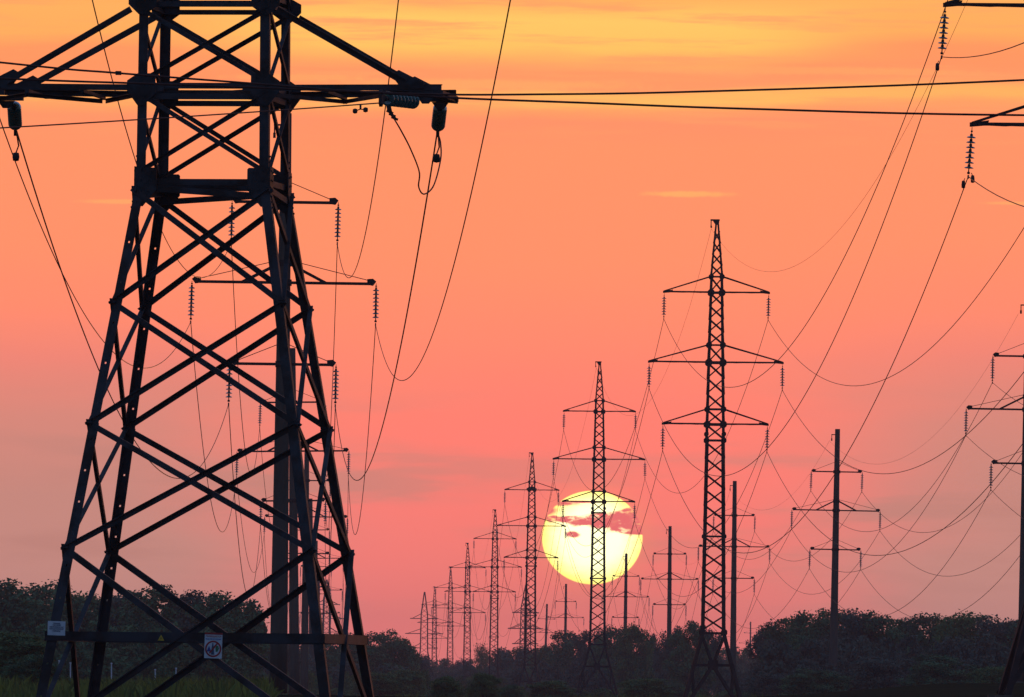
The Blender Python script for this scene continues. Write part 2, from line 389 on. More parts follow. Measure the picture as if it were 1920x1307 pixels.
yaw = -math.atan2(TB[6].x - TB[0].x, TB[6].y - TB[0].y)
for o, b in zip(TO, TB): o.location = b; o.rotation_euler = (0, R(random.uniform(-.25, .25)) if b.y > 700 else 0, R(.6 + (random.uniform(-2.2, 2.2) if b.y > 700 else 0)))

rnd_ = random.Random(11); mb = MB()
for _ in range(160):
    a_ = rnd_.uniform(0, 6.28); r_ = rnd_.uniform(.1, .62); p = TB[3] + Vector((math.cos(a_) * r_, math.sin(a_) * r_, 26.78 + rnd_.uniform(0, .42) * (1.1 - r_)))
    d_ = Vector((-math.sin(a_), math.cos(a_), rnd_.uniform(-.3, .3))) * rnd_.uniform(.12, .3); mb.tube([p - d_, p + d_], .02, 4)
tag(mb.build('bird_nest', M_TRUNK), 'dark stick nest on the top crossarm of the first pylon left of the sun', 'nest')

# ------------------------------------------------------------------ small anchor pylons at the far end
def make_anchor_far(name, label, sc=1.0):
    root = empty(name, label, 'pylon', 'far anchor pylons')
    def h(z):
        return 2.6 - (2.6 - 1.0) * z / 10 if z < 10 else (1.0 - .15 * (z - 10) / 10 if z < 20 else max(.06, .85 * (26 - z) / 6))
    for i in range(4):
        mb = MB()
        for a, b in ((0, 10), (10, 20), (20, 25.9)): mb.sq(cor(a, i, h), cor(b, i, h), .22)
        mb.build('leg', M_FAR, root)
    mb = MB(); zs = [0, 2.6, 5, 7.2, 9.2, 10.9, 12.5, 14.1, 15.7, 17.3, 18.7, 20, 21.4, 22.8]
    for a, b in zip(zs, zs[1:]):
        for i in range(4):
            j = (i + 1) % 4; mb.sq(cor(a, i, h), cor(b, j, h), .08); mb.sq(cor(a, j, h), cor(b, i, h), .08)
    mb.build('bracing', M_FAR, root)
    for z, L in ((10.7, 3.6), (14.6, 5.0), (18.7, 3.7)):
        for s_ in (-1, 1):
            mb = MB()
            for sy in (-1, 1):
                mb.sq((s_ * h(z), sy * h(z), z), (s_ * L, sy * .5, z), .20); mb.sq((s_ * h(z + 1.3), sy * h(z), z + 1.3), (s_ * (L - .4), sy * .5, z), .14)
            mb.sq((s_ * L, -.6, z), (s_ * L, .6, z), .25); mb.build('crossarm', M_FAR, root)
    return root
a = make_anchor_far('anchor_pylon', 'last and widest small anchor pylon at the left end of the receding line')
p = un(795, 1215, 2900); a.location = (p.x, 2900, p.z - 10.7)
b = dup(a, 'hazy anchor pylon half hidden behind the pylon just left of the sun'); p = un(985, 1207, 2750); b.location = (p.x, 2750, p.z - 10.7); b.rotation_euler.z = R(35)
c = dup(a, 'faint anchor pylon far behind the near tower, right of the concrete poles'); p = un(612, 1185, 3100); c.location = (p.x, 3100, p.z - 10.7); c.rotation_euler.z = R(10)

# ------------------------------------------------------------------ concrete poles
def make_pole(name, label, group):
    root = empty(name, label, 'utility pole', group)
    mb = MB(); mb.lathe([(.0, 0), (.345, 0), (.33, 2), (.29, 8), (.245, 15), (.195, 22.0), (.19, 22.05), (0, 22.05)], 20)
    mb.build('shaft', M_CONC, root, True)
    for z, L in ((12.5, 2.02), (15.6, 3.5), (18.66, 2.02)):
        mb = MB(); zz = z
        mb.sq((-L + .15, -.24, zz), (L - .15, -.24, zz), .10, .09); mb.sq((-L + .15, .24, zz), (L - .15, .24, zz), .10, .09)
        for s_ in (-1, 1):
            e = Vector((s_ * L, 0, zz + .03)); mb.plate([e + Vector((-s_ * a_, 0, b_)) for a_, b_ in ((.0, .06), (.12, .16), (.34, .14), (.34, -.06), (.12, -.10))], (0, 1, 0), .5)
            mb.sq(e + Vector((-s_ * .3, 0, .1)), (s_ * .2, 0, zz + (.75 if L < 3 else .85)), .028)
            if L > 3: mb.sq((s_ * 1.6, -.22, zz), (s_ * .2, -.2, zz + .72), .11, .10); mb.sq((s_ * 1.6, .22, zz), (s_ * .2, .2, zz + .72), .11, .10)
        if L > 3: mb.lathe([(.24, .62), (.27, .62), (.27, .86), (.24, .86)], 14, Vector((0, 0, zz)))
        mb.lathe([(.25, -.12), (.29, -.12), (.29, .12), (.25, .12)], 14, Vector((0, 0, zz)))
        mb.build('crossarm', M_FAR, root)
    mb = MB(); mb.sq((-.48, 0, 21.6), (-.1, 0, 21.6), .07); mb.sq((-.45, 0, 21.6), (-.45, 0, 21.25), .05); mb.sq((-.45, 0, 21.3), (-.45, 0, 21.1), .10)
    mb.build('earth_wire_bracket', M_FAR, root)
    return root
QN = ['right-edge pole', 'tall lone pole', 'pole behind the tallest pylon', 'pole left of tallest pylon', 'pole at sun edge', 'short pole below sun', 'leaning far pole', 'tiny far pole']
QL = ['tall concrete pole at the right edge of the picture with three crossarms', 'tall concrete pole standing alone right of the tallest whole lattice pylon',
      'concrete pole just behind the right leg of the tallest whole lattice pylon', 'slim concrete pole between the sun and the tallest whole lattice pylon',
      'concrete pole whose top reaches the lower right rim of the sun', 'short concrete pole below and left of the sun',
      'shortest leaning concrete pole between the two pylons left of the sun', 'tiny far concrete pole above the gap left of the right-hand wood']
PL = ['thickest concrete pole seen through the right side of the near tower', 'second concrete pole, beside the thickest one behind the near tower',
      'third concrete pole, half hidden by the right front leg of the near tower', 'fourth and thinner concrete pole between the right legs of the near tower',
      'fifth concrete pole low between the right legs of the near tower', 'sixth and farthest concrete pole between the right legs of the near tower']
PN = ['thickest pole behind near tower', 'second pole behind near tower', 'third pole behind near tower', 'fourth pole behind near tower', 'fifth pole behind near tower', 'sixth pole behind near tower']
po = make_pole('concrete_pole', PL[0], 'concrete poles behind the near tower'); PO = [po] + [dup(po, l) for l in PL[1:]]
QO = [dup(po, l) for l in QL]
for o, b in zip(PO, PB): o.location = b
for o, b in zip(QO, QB): o.location = b; o['group'] = 'concrete poles on the right'
for i, (o, rr) in enumerate(zip(QO, (.4, .5, 0, -.1, .2, .2, 1.3, 0))): o.rotation_euler.y = R(rr)
for i, (o, rr) in enumerate(zip(PO, (.2, -1.0, .0, -1.0, 0, 0))): o.rotation_euler.y = R(rr)

# ------------------------------------------------------------------ insulator strings
def disc_mesh():
    mb = MB(); mb.lathe([(.0, .075), (.036, .075), (.042, .0), (.05, -.012)], 12, mi=1)
    mb.lathe([(.05, -.005), (.10, -.018), (.1275, -.045), (.1275, -.055), (.115, -.05), (.10, -.062), (.085, -.05), (.06, -.05), (.02, -.04)], 20, mi=0)
    mb.lathe([(.018, -.04), (.018, -.09), (0, -.09)], 8, mi=1)
    return mb
def make_string(label, group, n=8, pitch=.146, hang=.18, simple=False, big=1.0):
    root = empty('insulator_string', label, 'insulator', group)
    mb = MB(); mb.tube([(0, 0, .02), (0, 0, -hang * .5), (0, 0, -hang)], .014, 6); mb.lathe([(0, .02), (.035, .02), (.035, -.03), (0, -.03)], 8, Vector((0, 0, -hang * .5)))
    z = -hang - .05; zl = z - n * pitch
    cm = MB(); cm.tube([(0, 0, zl + .08), (0, 0, zl - .02)], .022, 6); cm.lathe([(.0, .04), (.045, .03), (.05, -.03), (0, -.05)], 8, Vector((0, 0, zl - .04)))
    cm.plate([Vector((0, y_, z_)) for y_, z_ in ((-.13, zl - .20), (-.09, zl - .23), (.09, zl - .23), (.13, zl - .20), (.04, zl - .11), (-.04, zl - .11))], (1, 0, 0), .05)
    if simple:
        d = disc_mesh(); m2 = MB()
        for k in range(n):
            off = len(m2.v); m2.v += [(x_ * big, y_ * big, z_ + z - k * pitch) for x_, y_, z_ in d.v]; m2.f += [tuple(i + off for i in f_) for f_ in d.f]; m2.mi += d.mi
        m2.build('glass_discs', [M_GLASS, M_CAP], root, True)
    else:
        first = None
        for k in range(n):
            if first is None: first = disc_mesh().build('glass_disc', [M_GLASS, M_CAP], root, True); o = first
            else: o = first.copy(); C.objects.link(o); o.parent = root
            o.location = (0, 0, z - k * pitch); o.scale = (big, big, 1)
    mb.build('hanger', M_CAP, root); cm.build('clamp', M_CAP, root)
    return root, zl - .16
SN = ['lower', 'middle', 'upper']
s_t0, LT0 = make_string('', 'insulator strings of the lattice pylons', 7, .165, .22, big=1.2)
s_p, LP = make_string('', 'insulator strings of the concrete poles', 8, .146, .16)
s_far, LF = make_string('', 'insulator strings of the lattice pylons', 7, .165, .25, True, 1.3)
s_pf, LPF = make_string('', 'insulator strings of the concrete poles', 8, .146, .16, True)
ANCH = {}
used = set()
def hang(proto, ln, pos, label, key, tilt=0.0):
    if id(proto) in used: o = dup(proto, label)
    else: o = proto; o['label'] = label; used.add(id(proto))
    o.location = pos; o.rotation_euler.y = tilt
    ANCH[key] = pos + Matrix.Rotation(tilt, 3, 'Y') @ Vector((0, 0, ln))
for ti, b in enumerate(TB[:7]):
    for k, (nm, z, L, zt) in enumerate(ARM):
        for s_ in (-1, 1):
            side_ = 'left' if s_ < 0 else 'right'; pos = b + Vector((s_ * (L + .0), 0, z - .08)); key = ('T', ti, k, s_)
            if ti == 0 and (s_ > 0 or k == 2): ANCH[key] = pos + Vector((0, 0, LT0)); continue
            pr_, ln = (s_t0, LT0) if ti < 2 else (s_far, LF)
            hang(pr_, ln, pos, f'{nm} {side_} insulator string hanging from the {TN[ti]}', key, (R(4) if s_ < 0 else R(1)) if ti == 0 else R(random.uniform(-.5, 1.0)))
for LN, BB, NN, W_ in (('P', PB, PN, PO), ('Q', QB, QN, QO)):
    for ti, b in enumerate(BB[:6]):
        for k, (z, L) in enumerate(((12.5, 2.02), (15.6, 3.5), (18.66, 2.02))):
            for s_ in (-1, 1):
                side_ = 'left' if s_ < 0 else 'right'; mw = Matrix.Translation(b) @ W_[ti].rotation_euler.to_matrix().to_4x4()
                pos = mw @ Vector((s_ * L, 0, z - .0)); key = (LN, ti, k, s_)
                if LN == 'Q' and ti == 0 and s_ > 0: ANCH[key] = pos + Vector((0, 0, LP)); continue
                near = ti == 0
                hang(s_p if near else s_pf, LP if near else LPF, pos, f'{SN[k]} {side_} insulator string on the {NN[ti]}', key, R(random.uniform(.2, 1.2)))

# ------------------------------------------------------------------ near anchor tower
AX, AY, AYAW = -4.51, 160.0, -R(8.0)
AM = Matrix.Translation((AX, AY, 0)) @ Matrix.Rotation(AYAW, 4, 'Z')
def ah(z):
    pts = [(0, 2.465), (9.38, 1.0), (12.05, .985), (19.5, .76), (20.5, .68), (23.8, .08)]
    for (a_, ha), (b_, hb) in zip(pts, pts[1:]):
        if z <= b_: return ha + (hb - ha) * (z - a_) / (b_ - a_)
    return .08
def near_tower():
    root = empty('anchor_tower', 'huge near steel lattice tower filling the left side of the picture', 'pylon')
    root.location = (AX, AY, 0); root.rotation_euler.z = AYAW
    for i in range(4):
        sx, sy = ((-1, -1), (1, -1), (1, 1), (-1, 1))[i]; mb = MB(); ax = Vector((-sx, 0, 0)); ay = Vector((0, -sy, 0)); t = .014
        zs = [0, .95, 3.88, 5.75, 7.56, 9.38, 12.05, 16.2, 20.5, 23.8]
        for a_, b_ in zip(zs, zs[1:]):
            p = cor(a_, i, ah); q_ = cor(b_, i, ah); wd = .15 if a_ < 5 else (.14 if a_ < 12 else .12)
            d = (q_ - p); n = max(1, round(d.length / .54)) if a_ < 9 else 1
            if a_ < 9 and sx < 0:      # rows of small bolt holes through the face flange
                cu = 0.0
                for k in range(n):
                    f0 = k / n; f1 = (k + .5) / n - .014 / d.length; f2 = (k + .5) / n + .014 / d.length; f3 = (k + 1) / n
                    mb.bar(p + d * f0, p + d * f1, (0, wd, ax), (0, t, ay))
                    mb.bar(p + d * f1, p + d * f2, (0, wd * .5 - .013, ax), (0, t, ay)); mb.bar(p + d * f1, p + d * f2, (wd * .5 + .013, wd, ax), (0, t, ay))
                    mb.bar(p + d * f2, p + d * f3, (0, wd, ax), (0, t, ay))
            else: mb.bar(p, q_, (0, wd, ax), (0, t, ay))
            mb.bar(p, q_, (0, t, ax), (t, wd, ay))
        # splice cover and bolt heads at the waist
        for z0 in [9.0 + .085 * k for k in range(10)]:
            c = cor(z0, i, ah); mb.bar(c + Vector((sx * .0, -sy * .08, 0)), c + Vector((sx * .022, -sy * .08, 0)), (-.014, .014, Vector((0, 1, 0))), (-.014, .014, Vector((0, 0, 1))))
        mb.build('leg', M_STEEL, root)
    def member(z0, i, z1, j, wd, fi, inset=0.0, ext=.08, name='brace', out=1):
        p = cor(z0, i, ah); q_ = cor(z1, j, ah); n = FN[fi]; d = (q_ - p).normalized()
        p = p - d * ext - n * inset; q_ = q_ + d * ext - n * inset
        m_ = MB(); m_.angle(p, q_, wd, .012, (-n if out > 0 else n) + Vector((0, 0, out - 1 if out > 1 else 0))); return m_.build(name, M_STEEL, root)
    panels = [(.95, 3.88, .095), (3.88, 5.75, .084), (5.75, 7.56, .084), (7.56, 9.25, .084), (9.5, 10.72, .068), (10.85, 11.98, .068), (12.1, 13.5, .075), (13.5, 15.0, .075), (16.2, 17.6, .07), (17.6, 19.1, .07)]
    for z0, z1, wd in panels:
        for fi in range(4):
            i, j = fi, (fi + 1) % 4
            member(z0, i, z1, j, wd, fi, .020, .05 if z0 < 9 else .0, out=-1); member(z0, j, z1, i, wd, fi, -.010, .05 if z0 < 9 else .0)
    for fi in range(4):
        i, j = fi, (fi + 1) % 4
        member(2.58, i, 2.58, j, .14, fi, -.03, .04, 'girt')
        for z in (9.38, 9.30): member(z, i, z - (.0 if z > 9.35 else .14), j, .09, fi, .03, 0, 'girt')
        for z in (10.82, 10.66): member(z, i, z, j, .085, fi, .03, 0, 'girt')
        for z in (12.18, 12.04): member(z, i, z, j, .075, fi, .03, 0, 'girt')
        for z in (15.0, 16.2, 19.2, 20.4): member(z, i, z, j, .08, fi, .03, 0, 'girt')
    # plan bracing seen from below
    for z in (9.33, 10.7):
        m_ = MB(); m_.angle(cor(z, 0, ah), cor(z, 2, ah), .07, .012, (0, 0, 1)); m_.angle(cor(z + .03, 1, ah), cor(z + .03, 3, ah), .07, .012, (0, 0, 1)); m_.build('plan_brace', M_STEEL, root)
    # gusset plates, chamfered, on the front and back faces and smaller ones on the sides
    def gus(z, i, dn, upz, inn, outw, side=False):
        sx, sy = ((-1, -1), (1, -1), (1, 1), (-1, 1))[i]; c = cor(z, i, ah)
        if not side: X_ = Vector((-sx, 0, 0)); n = Vector((0, sy, 0))
        else: X_ = Vector((0, -sy, 0)); n = Vector((sx, 0, 0))
        c = c + n * .018
        poly = [c + X_ * a_ + Vector((0, 0, b_)) for a_, b_ in ((-outw, upz * .55), (-outw, -dn * .1), (0, -dn), (inn * .35, -dn), (inn, -dn * .25), (inn, upz * .9), (inn * .93, upz), (0, upz))]
        m_ = MB(); m_.plate(poly, n, .014)
        for bx, bz in ((.08, .06), (.08, -.12), (.08, .2), (inn * .6, .05), (inn * .75, .18), (inn * .55, -.1)):
            q_ = c + X_ * bx + Vector((0, 0, bz)); m_.bar(q_, q_ + n * .022, (-.014, .014, X_), (-.014, .014, Vector((0, 0, 1))))
        m_.build('gusset_plate', M_STEEL, root)
    for i in range(4):
        gus(9.35, i, .34, .24, .32, .02); gus(9.35, i, .30, .26, .30, .01, True)
        gus(10.76, i, .24, .24, .27, .16); gus(12.05, i, .17, .2, .27, .16)
        gus(10.76, i, .2, .2, .22, .0, True)
        for z in (15.0, 16.2, 19.2, 20.4): gus(z, i, .2, .2, .25, .12)
    # crossarms
    for z, zt, L, Lt in ((10.78, 12.02, 3.56, 3.02), (15.0, 16.2, 5.0, 4.4), (19.2, 20.4, 3.5, 3.0)):
        for s_ in (-1, 1):
            mb = MB(); h0 = ah(z); dy = .76
            for sy in (-1, 1):
                a_ = Vector((s_ * h0 * .6, sy * (h0 + .02), z)); b_ = Vector((s_ * L, sy * dy, z + .03)); n = Vector((0, 0, -1))
                mb.bar(a_, b_, (-.04, .04, Vector((0, 0, 1))), (-.007, .007, Vector((0, 1, 0)))); mb.bar(a_ + Vector((0, 0, .04)), b_ + Vector((0, 0, .04)), (0, .012, Vector((0, 0, 1))), (-.05 * (1 + sy), .05 * (1 - sy), Vector((0, 1, 0))))
                t0 = Vector((s_ * (ah(zt) + .12), sy * (ah(zt) + .03), zt - .06)); t1 = Vector((s_ * Lt, sy * .80, z + .10))
                mb.angle(t0, t1, .095, .012, (0, sy, 0))
                mb.plate([t1 + Vector((s_ * u_, 0, v_)) for u_, v_ in ((-.22, .12), (-.10, .19), (.28, .0), (.28, -.08), (-.05, -.10))], (0, 1, 0), .03)
            N = 3
            for k in range(N):
                f0, f1 = k / N, (k + 1) / N; e = 1 if k % 2 else -1
                xa = h0 + (L - h0) * f0; xb = h0 + (L - h0) * f1; ya = h0 + (dy - h0) * f0; yb = h0 + (dy - h0) * f1
                mb.angle((s_ * xa, e * ya, z - .07), (s_ * xb, -e * yb, z - .07), .07, .01, (0, 0, -1)); mb.sq((s_ * xb, -yb, z - .04), (s_ * xb, yb, z - .04), .06, .05)
            # end beam sticks out at both ends, lug plates below
            mb.sq((s_ * (L - .06), -dy - .05, z - .06), (s_ * (L - .06), dy + .05, z - .06), .12, .08)
            for sy in (-1, 1):
                mb.bar(Vector((s_ * (L - .5), sy * dy, z - .06)), Vector((s_ * (L + .03), sy * dy, z - .06)), (-.035, .035, Vector((0, 0, 1))), (-.05, .05, Vector((0, 1, 0))))
                e_ = Vector((s_ * (L - .24), sy * dy, z - .14)); mb.plate([e_ + Vector((u_, 0, v_)) for u_, v_ in ((-.13, .04), (.13, .04), (.05, -.07), (-.05, -.07))], (0, 1, 0), .04)
            mb.build('crossarm', M_STEEL, root)
    return root
tower = near_tower()
def al(x, y, z): return AM @ Vector((x, y, z))

# tension strings on the lowest arm
def tension(p0, direction, label, n=8):
    r, ln = make_string(label, 'tension strings on the near tower', n, .150, .12, big=.85)
    r.location = p0; d = Vector(direction).normalized(); r.rotation_euler = (-d).to_track_quat('Z', 'Y').to_euler()
    return p0 + d * (-ln), r
e1_, r1 = tension(al(3.32, .76, 10.62), (-.03, 1.0, -.17), 'stubby end-on insulator string under the right arm tip of the near tower')
e2_, r2 = tension(al(-3.20, .76, 10.62), (-.03, 1.0, -.17), 'stubby end-on insulator string at the left picture edge under the near tower arm')
e3_, r3 = tension(al(3.22, -.86, 10.585), (-.44, -1.22, -.02), 'sideways green glass insulator string under the right arm of the near tower')
for e_, nm in ((e1_, 'black cable damper weight beside the right end-on insulator of the near tower'), (e2_, 'black cable damper weight beside the left edge insulator of the near tower')):
    d_ = MB(); c0 = e_ + Vector((-.02, .7, -.42)); d_.lathe([(0, .07), (.045, .06), (.055, 0), (.045, -.06), (0, -.07)], 12, c0); d_.tube([c0 + Vector((0, 0, .06)), c0 + Vector((.04, 0, .17)), e_ + Vector((0, .1, 0))], .012)
    tag(d_.build('vibration_damper', M_CAP, None, True), nm, 'cable damper', 'dampers on the near conductors')

# ------------------------------------------------------------------ wires
def wire(p, q_, sag, label, r=.015, n=40, group='overhead wires', k=6):
    p = Vector(p); q_ = Vector(q_); pts = []
    for i in range(n + 1):
        t = i / n; x_ = p.lerp(q_, t); x_.z -= 4 * sag * t * (1 - t); pts.append(x_)
    mb = MB(); mb.tube(pts, r, k)
    return tag(mb.build('overhead_wire', M_WIRE), label, 'wire', group)
WS = ['lower', 'middle', 'upper']
for LN, NN, mx, gr, k_ in (('T', TN, 7, 'wires of the lattice pylon line', 8.6e-5), ('P', PN, 6, 'wires of the poles behind the near tower', 8.2e-5), ('Q', QN, 6, 'wires of the right-hand concrete poles', 1.0e-4)):
    for ti in range(mx - 1):
        for k in range(3):
            for s_ in (-1, 1):
                p = ANCH[(LN, ti, k, s_)]; q_ = ANCH[(LN, ti + 1, k, s_)]; L = (q_ - p).length
                rr = .0165 if ti < 2 else .018
                wire(p, q_, k_ * L * L * random.uniform(.97, 1.03), f"{WS[k]} {'left' if s_ < 0 else 'right'} wire from {NN[ti]} to {NN[ti+1]}", rr, 60, gr, 5)
for ti in range(5):
    p = TB[ti] + Vector((-.37, 0, 30.75)); q_ = TB[ti + 1] + Vector((-.37, 0, 30.75))
    wire(p, q_, 8.0e-5 * (q_ - p).length ** 2, f'faint top earth wire from {TN[ti]} to {TN[ti+1]}', .008, 50, 'earth wires', 4)
for ti in range(3):
    p = QB[ti] + Vector((-.45, 0, 21.1)); q_ = QB[ti + 1] + Vector((-.45, 0, 21.1))
    wire(p, q_, 8.5e-5 * (q_ - p).length ** 2, f'faint top earth wire from {QN[ti]} to {QN[ti+1]}', .007, 50, 'earth wires', 4)
# camera-side spans of the right-hand lines
for k, dz in ((0, 1.3), (1, 1.3)):
    p = ANCH[('T', 0, k, -1)]; wire(p, (p.x + 2.4, 120, p.z + dz), 4.0 if k else 5.4, f'{WS[k]} left wire leaving the right-edge pylon towards the right picture edge', .016, 40, 'wires of the lattice pylon line')
for k in range(3):
    p = ANCH[('Q', 0, k, -1)]; wire(p, (p.x + 4.0, 370, p.z + .6), 5.2, f'{WS[k]} left wire leaving the right-edge pole towards the right picture edge', .014, 40, 'wires of the right-hand concrete poles')
# spans between the near tower and the thickest concrete pole
for k, s_, q_, sg in ((2, 1, (-1.2, 161.5, 18.7), 4.85), (1, 1, (.4, 161.5, 15.2), 4.85), (0, 1, tuple(e1_), 4.0),
                      (2, -1, (-7.9, 161, 19.2), 5.1), (1, -1, (-9.5, 161, 15.8), 4.75), (0, -1, tuple(e2_), 4.0)):
    p = ANCH[('P', 0, k, s_)]
    wire(p, q_, sg, f"{WS[k]} {'left' if s_ < 0 else 'right'} wire swooping from the near tower to the thickest concrete pole", .0125, 80, 'wires of the poles behind the near tower')
# conductor running from the sideways string out of the left of the frame
A0 = e3_ + Vector((0, 0, -.07)); ex = un(-260, 240, 139)
wire(A0, A0 + (ex - A0) * 2.2, .10, 'thin wire from the sideways green insulator to the left picture edge', .011, 40, 'wires crossing in front')
for dx_, dz_, k_, lb in ((-.10, -.28, 1, 'cable damper just under the middle left insulator of the right-edge pylon'), (-.12, -.22, 0, 'cable damper on the left under the lower left insulator of the right-edge pylon'), (.11, -.12, 0, 'cable damper on the right under the lower left insulator of the right-edge pylon')):
    c0 = ANCH[('T', 0, k_, -1)] + Vector((dx_, .8 if dx_ < 0 else -.8, dz_)); d_ = MB(); d_.lathe([(0, .13), (.05, .12), (.065, 0), (.06, -.11), (0, -.13)], 10, c0); d_.tube([c0 + Vector((0, 0, .1)), c0 + Vector((-dx_ * .4, 0, .2))], .015)
    tag(d_.build('vibration_damper', M_CAP, None, True), lb, 'cable damper', 'dampers under the right-edge pylon')
# jumper loop below the right arm tip
def spline(pts, n=10):
    P = [Vector(p) for p in pts]; out = []
    P = [P[0] * 2 - P[1]] + P + [P[-1] * 2 - P[-2]]
    for i in range(1, len(P) - 2):
        for j in range(n):
            t = j / n; a_, b_, c_, d_ = P[i - 1:i + 3]
            out.append(.5 * ((2 * b_) + (c_ - a_) * t + (2 * a_ - 5 * b_ + 4 * c_ - d_) * t * t + (3 * b_ - a_ - 3 * c_ + d_) * t ** 3))
    out.append(P[-2]); return out
jp = [(736, 218, 158.7), (752, 245, 158.8), (770, 280, 159.1), (786, 322, 159.6), (785, 350, 160), (795, 364, 160.5), (813, 348, 161), (826, 300, 161.6), (826, 268, 162), (821, 250, 162.1)]
mb = MB(); mb.tube(spline([un(*j) for j in jp]), .0115, 8); tag(mb.build('jumper_wire', M_WIRE), 'looped jumper wire dangling under the right arm tip of the near tower', 'wire', 'wires crossing in front')
# clamp chain below the sideways string
mb = MB(); cps = [un(728, 196, 158.75), un(731, 210, 158.75), un(740, 222, 158.75)]
mb.sq(cps[0], cps[1], .07); mb.sq(cps[1], cps[2], .05)
for c in (cps[1], (cps[1] + cps[2]) / 2, cps[2]): mb.sq(c - Vector((.05, 0, -.02)), c + Vector((.05, 0, -.02)), .035)
tag(mb.build('wire_clamp', M_CAP), 'black bolted clamp joining the sideways insulator to its jumper loop', 'clamp')
mb = MB()
c0 = un(676, 197, 157.4)
mb.tube([c0 + Vector((-.08, 0, -.09)), c0 + Vector((0, 0, -.06)), c0 + Vector((.07, 0, -.07))], .009); mb.sq(c0 + Vector((0, 0, .01)), c0 + Vector((0, 0, -.07)), .03)
for dx, dz in ((-.08, -.09), (.075, -.07)): mb.lathe([(0, .04), (.032, .03), (.037, 0), (.032, -.03), (0, -.04)], 12, c0 + Vector((dx, 0, dz)))
tag(mb.build('vibration_damper', M_CAP, None, True), 'two-ball cable damper on the thin wire just right of the near tower body', 'cable damper', 'dampers on the near conductors')
# two thick conductors crossing the whole picture close to the camera
for pts, lb, rr in (([(-1900, -110), (-900, 20), (0, 117), (220, 137), (480, 157), (660, 171), (820, 177), (1000, 177), (1300, 172), (1920, 150), (2900, 95), (4200, 10)], 'upper of two thick wires crossing the whole picture in front', .0088),
                    ([(-1900, 55), (-900, 108), (0, 147), (250, 156), (500, 165), (700, 174), (860, 184), (1100, 193), (1400, 204), (1920, 216), (2900, 218), (4200, 200)], 'lower of two thick wires crossing the whole picture in front', .0092)):
    mb = MB(); mb.tube(spline([un(x_, y_, 92) for x_, y_ in pts], 12), rr, 8); tag(mb.build('crossing_wire', M_WIRE), lb, 'wire', 'wires crossing in front')
c0 = un(222, 137, 92); mb = MB(); mb.sq(c0 + Vector((-.025, 0, 0)), c0 + Vector((.025, 0, 0)), .034)
tag(mb.build('wire_sleeve', M_CAP), 'small dark joint sleeve on the upper thick crossing wire', 'cable fitting')

# ------------------------------------------------------------------ signs on the near tower
def sign_at(px, py, D, name, label):
    r = empty(name, label, 'sign'); r.location = un(px, py, D); r.rotation_euler = (0, R(1.2), AYAW); return r
def quad(root, name, m, x0, z0, x1, z1, y=-.004, th=.002, parent=None):
    mb = MB(); mb.box8([Vector((x_, y_, z_)) for z_ in (z0, z1) for x_, y_ in ((x0, y - th), (x1, y - th), (x1, y), (x0, y))]); return mb.build(name, m, parent or root)
def txt(root, s, m, x, z, size, y=-.009, wd=None):
    cu = bpy.data.curves.new('lettering', 'FONT'); cu.body = s; cu.size = size; cu.align_x = 'CENTER'; cu.extrude = .001; cu.offset = size * .02
    o = bpy.data.objects.new('lettering', cu); C.objects.link(o); dg = bpy.context.evaluated_depsgraph_get(); me = bpy.data.meshes.new_from_object(o.evaluated_get(dg))
    bpy.data.objects.remove(o); me.materials.clear(); me.materials.append(m); o = bpy.data.objects.new('lettering', me); C.objects.link(o); o.parent = root
    o.location = (x, y, z); o.rotation_euler = (R(90), 0, 0)
    if wd and me.vertices:
        xs = [v.co.x for v in me.vertices]; o.scale = (wd / max(.001, max(xs) - min(xs)), 1, 1)
    return o
DN = 157.75
s1 = sign_at(106, 1178, DN, 'notice_board', 'pale blue-white notice plate with text lines on the left front leg')
pl = quad(s1, 'plate', M_WHITE, -.132, -.105, .132, .105, 0, .006)
for s, z, wd in (('ОХРАННАЯ', .062, .10), ('ЗОНА ЛИНИЙ', .036, .12), ('ЭЛЕКТРОПЕРЕДАЧИ 110 кВ', .008, .21), ('РАБОТЫ БЕЗ РАЗРЕШЕНИЯ', -.02, .21), ('ЗАПРЕЩЕНЫ', -.05, .12)):
    txt(s1, s, M_DBLUE, 0, z, .026, -.008, wd)
s2 = sign_at(400, 1211, DN, 'prohibition_sign', 'white portrait sign with red heading and red crossed-out circle')
quad(s2, 'plate', M_WHITE, -.132, -.185, .132, .165, 0, .006); quad(s2, 'header_strip', M_RED, -.132, .165, .132, .195, 0, .007)
txt(s2, 'ЗАПРЕЩАЕТСЯ', M_RED, 0, .128, .034, -.008, .235); txt(s2, 'ПОД ПРОВОДАМИ', M_BLUE, 0, .088, .03, -.008, .235)
def ring(root, cx, cz, r0, r1, m, y=-.009, name='red_ring'):
    mb = MB(); k = 40
    for j in range(k):
        a0, a1 = 2 * math.pi * j / k, 2 * math.pi * (j + 1) / k
        P_ = [Vector((cx + math.cos(a_) * r_, y, cz + math.sin(a_) * r_)) for a_, r_ in ((a0, r0), (a1, r0), (a1, r1), (a0, r1))]
        b_ = len(mb.v); mb.v += [tuple(p_) for p_ in P_]; mb.f.append((b_, b_ + 1, b_ + 2, b_ + 3)); mb.mi.append(0)
    return mb.build(name, m, root)
ring(s2, 0, -.045, .098, .122, M_RED)
def flat(root, pts, m, name, y=-.0085):
    mb = MB(); mb.plate([Vector((x_, y, z_)) for x_, z_ in pts], (0, 1, 0), .001); return mb.build(name, m, root)
flat(s2, [(-.045, -.118), (-.062, -.10), (.052, .046), (.068, .030)], M_RED, 'red_slash', -.011)
flat(s2, [(-.095, -.085), (-.035, -.085), (-.04, -.055), (-.062, .0), (-.085, -.055)], M_BLUE, 'house_picture')
flat(s2, [(-.015, .04), (.0, .04), (.02, -.13), (-.03, -.13)], M_DBLUE, 'pylon_picture', -.0088)
